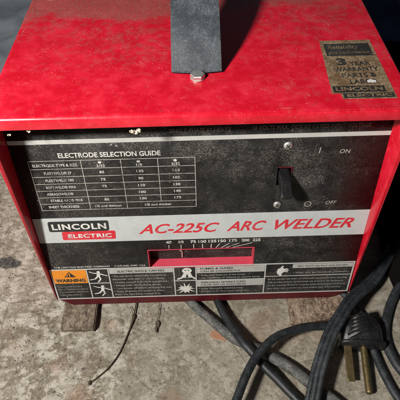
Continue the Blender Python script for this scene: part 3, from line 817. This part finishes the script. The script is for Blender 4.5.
bm.faces.new(rr[0][::-1]); bm.faces.new(rr[-1]); bmesh.ops.recalc_face_normals(bm, faces=bm.faces)
link('plug_face', bm, M['plug'], pl, angle=.9)
bm = bmesh.new()
sweep(bm, [pf(2.5, -22, 14), pf(1.5, -52, 11.5), pf(.8, -76, 9.6)], circ(.0043, 16), 6)
dome(bm, pf(.8, -76, 9.6), pf(.8, -76, 9.6) - pf(1.5, -52, 11.5), .0043, .0036, 16, 5)
link('blade', bm, M['brass'], pl, angle=.9)
for x in (-17.5,):
    bm = bmesh.new()
    prof = [(-.0046, -.0014), (.0046, -.0014), (.0046, .0014), (-.0046, .0014)]
    sweep(bm, [pf(x, -22, 17), pf(x - .5, -44, 14.5), pf(x - 1, -66, 12.0)], prof, 4)
    b_ = link('blade', bm, M['brass'], pl, angle=.5)
    bv = b_.modifiers.new('edge', 'BEVEL'); bv.width = .0006; bv.segments = 2

# ------------------------------------------------------------------ litter
tw = [(-.0905, .010, .0020), (-.0920, -.0075, .0026), (-.0928, -.0167, .0022), (-.0992, -.0387, .0014), (-.1075, -.0614, .0012), (-.1193, -.0805, .0012), (-.1314, -.0926, .0012), (-.1411, -.1, .0012)]
bm = bmesh.new(); sweep(bm, tw, circ(.00095, 8), 8, lambda t: 1.0 + .5 * math.exp(-((t - .28) / .05) ** 2) - .25 * t, .0010, seed=3)
for (p, s) in ((Vector((-.0926, -.0130, .0026)), .0022), (Vector((-.1400, -.0990, .0016)), .0017)):
    r = bmesh.ops.create_icosphere(bm, subdivisions=2, radius=s)
    for v in r['verts']: v.co = Vector((v.co.x, v.co.y * 1.7, v.co.z * .8)); v.co += noise.noise_vector(v.co * 700) * .0006 + p
for a_, b_ in (((-.0930, -.013, .0022), (-.0985, .0035, .002)),):
    sweep(bm, [a_, ((a_[0] + b_[0]) / 2 + .0012, (a_[1] + b_[1]) / 2, .003), b_], circ(.0005, 6), 4)
o = link('dry_twig', bm, M['twig'], origin=(-.112, -.06, 0)); tag(o, 'thin dark dry stem curving over the concrete in front of the welder', 'twig')
bm = bmesh.new()
sweep(bm, [(-.0590, .006, .003), (-.0600, -.0108, .0018), (-.0612, -.0180, .0016), (-.0615, -.0300, .0016)], circ(.0005, 6), 6)
L = [(-.0608, -.0175), (-.0580, -.0225), (-.0588, -.0275), (-.0612, -.0300), (-.0606, -.0335), (-.0616, -.0375), (-.0632, -.0345), (-.0645, -.0300), (-.0630, -.0265), (-.0642, -.0225)]
c0 = bm.verts.new((-.0610, -.027, .0030)); rim = [bm.verts.new((x, y, .0012 + .0012 * (i % 2))) for i, (x, y) in enumerate(L)]
lowc = bm.verts.new((-.0610, -.027, .0009)); 
for i in range(len(L)):
    bm.faces.new((c0, rim[i], rim[(i + 1) % len(L)])); bm.faces.new((lowc, rim[(i + 1) % len(L)], rim[i]))
o = link('dry_leaf', bm, M['leaf'], origin=(-.061, -.02, 0), smooth=False); tag(o, 'tiny shrivelled dry leaf on its stalk on the concrete, right of the dark stem', 'leaf')

# crumbs of concrete and dirt
bm = bmesh.new(); random.seed(11)
for k in range(620):
    if k < 420: x = random.uniform(-.34, -.05); y = random.uniform(-.19, .25)
    else: x = random.uniform(-.12, .26); y = random.uniform(-.19, .03)
    if -.19 < x < -.135 and y > -.04: continue
    if .10 < x < .20 and y > -.04: continue
    s = random.uniform(.0003, .0010) * (1.5 if random.random() < .06 else 1)
    r = bmesh.ops.create_icosphere(bm, subdivisions=1, radius=s); q = Vector((random.random() * 50, k, 0))
    for v in r['verts']: v.co = v.co * (1 + noise.noise(v.co * 1500 + q) * .8); v.co = Vector((v.co.x + x, v.co.y + y, v.co.z * .6 + s * .1))
o = link('grit', bm, M['grit'], smooth=False); tag(o, 'loose crumbs and grit scattered over the concrete', 'grit', kind='stuff')

# ------------------------------------------------------------------ cloths behind, added shade sheet beside
def sheet(name, cx, cy, lx, ly, rot, amp, fold, mat, label, cat, seed, n=90, th=.003, base=.004):
    bm = bmesh.new(); g = []
    ca, sa = math.cos(rot), math.sin(rot)
    for j in range(n + 1):
        row = []
        for i in range(n + 1):
            u, v = i / n - .5, j / n - .5
            x, y = u * lx, v * ly
            p = Vector((x * 4 + seed, y * 4, 0))
            x += noise.noise(p * 1.3 + Vector((0, 7, 0))) * .04; y += noise.noise(p * 1.3) * .04
            e = min(1, min(.5 - abs(u), .5 - abs(v)) * 7)
            h = base + e * amp * (.5 + .5 * noise.noise(p)) + e * fold * (1 - abs(noise.noise(p * 1.9 + Vector((3, 0, 0))) * 2.2)) ** 2
            row.append(bm.verts.new((cx + x * ca - y * sa, cy + x * sa + y * ca, h)))
        g.append(row)
    for j in range(n):
        for i in range(n): bm.faces.new((g[j][i], g[j][i + 1], g[j + 1][i + 1], g[j + 1][i]))
    o = link(name, bm, mat, origin=(cx, cy, 0), angle=3)
    s = o.modifiers.new('cloth', 'SOLIDIFY'); s.thickness = th; s.offset = 1
    tag(o, label, cat); return o
sheet('tarpaulin', -.52, 1.02, .95, 1.15, -.12, .03, .012, M['slate'], 'flat slate grey tarpaulin on the floor behind the welder, at the upper left', 'tarpaulin', 1)
sheet('folded_blanket', .62, .93, .85, .62, .15, .05, .03, M['navy'], 'dark navy blue cloth on the floor beyond the upper right corner of the welder', 'cloth', 9)
sheet('shade_sheet', .52, .31, .52, .62, .02, .05, .045, M['shade_black'], 'nearly black crumpled sheet added to deepen the shadow against the right side of the welder', 'cloth', 23)  # added sheet, its blackness stands in for the shadow here

# ------------------------------------------------------------------ camera
cam = bpy.data.cameras.new('camera'); co = bpy.data.objects.new('camera', cam); COL.objects.link(co)
R_ = Vector((.999582, -.024738, -.014991)); U_ = Vector((.028394, .740184, .671804)); F_ = Vector((.005523, .671949, -.740577))
mw = Matrix((R_, U_, -F_)).transposed().to_4x4(); mw.translation = Vector((-.004287, -.340928, .589458))
co.matrix_world = mw
cam.sensor_width = 36; cam.lens = 36 * 497.155 / 400; cam.clip_start = .01; cam.clip_end = 100
SC.camera = co

# ------------------------------------------------------------------ light
LAMP = Vector((-.60, -.62, 1.02))
ll = bpy.data.lights.new('work_lamp', 'POINT'); ll.energy = 100; ll.shadow_soft_size = .065; ll.color = (1, .955, .89)
lo_ = bpy.data.objects.new('work_lamp', ll); COL.objects.link(lo_); lo_.location = LAMP
w = bpy.data.worlds.new('World'); SC.world = w; w.use_nodes = True
bg = w.node_tree.nodes['Background']; bg.inputs[0].default_value = (.55, .66, .82, 1); bg.inputs[1].default_value = .045
SC.view_settings.view_transform = 'Standard'; SC.view_settings.look = 'None'; SC.view_settings.exposure = 0; SC.view_settings.gamma = 1
SC.render.engine = 'CYCLES'
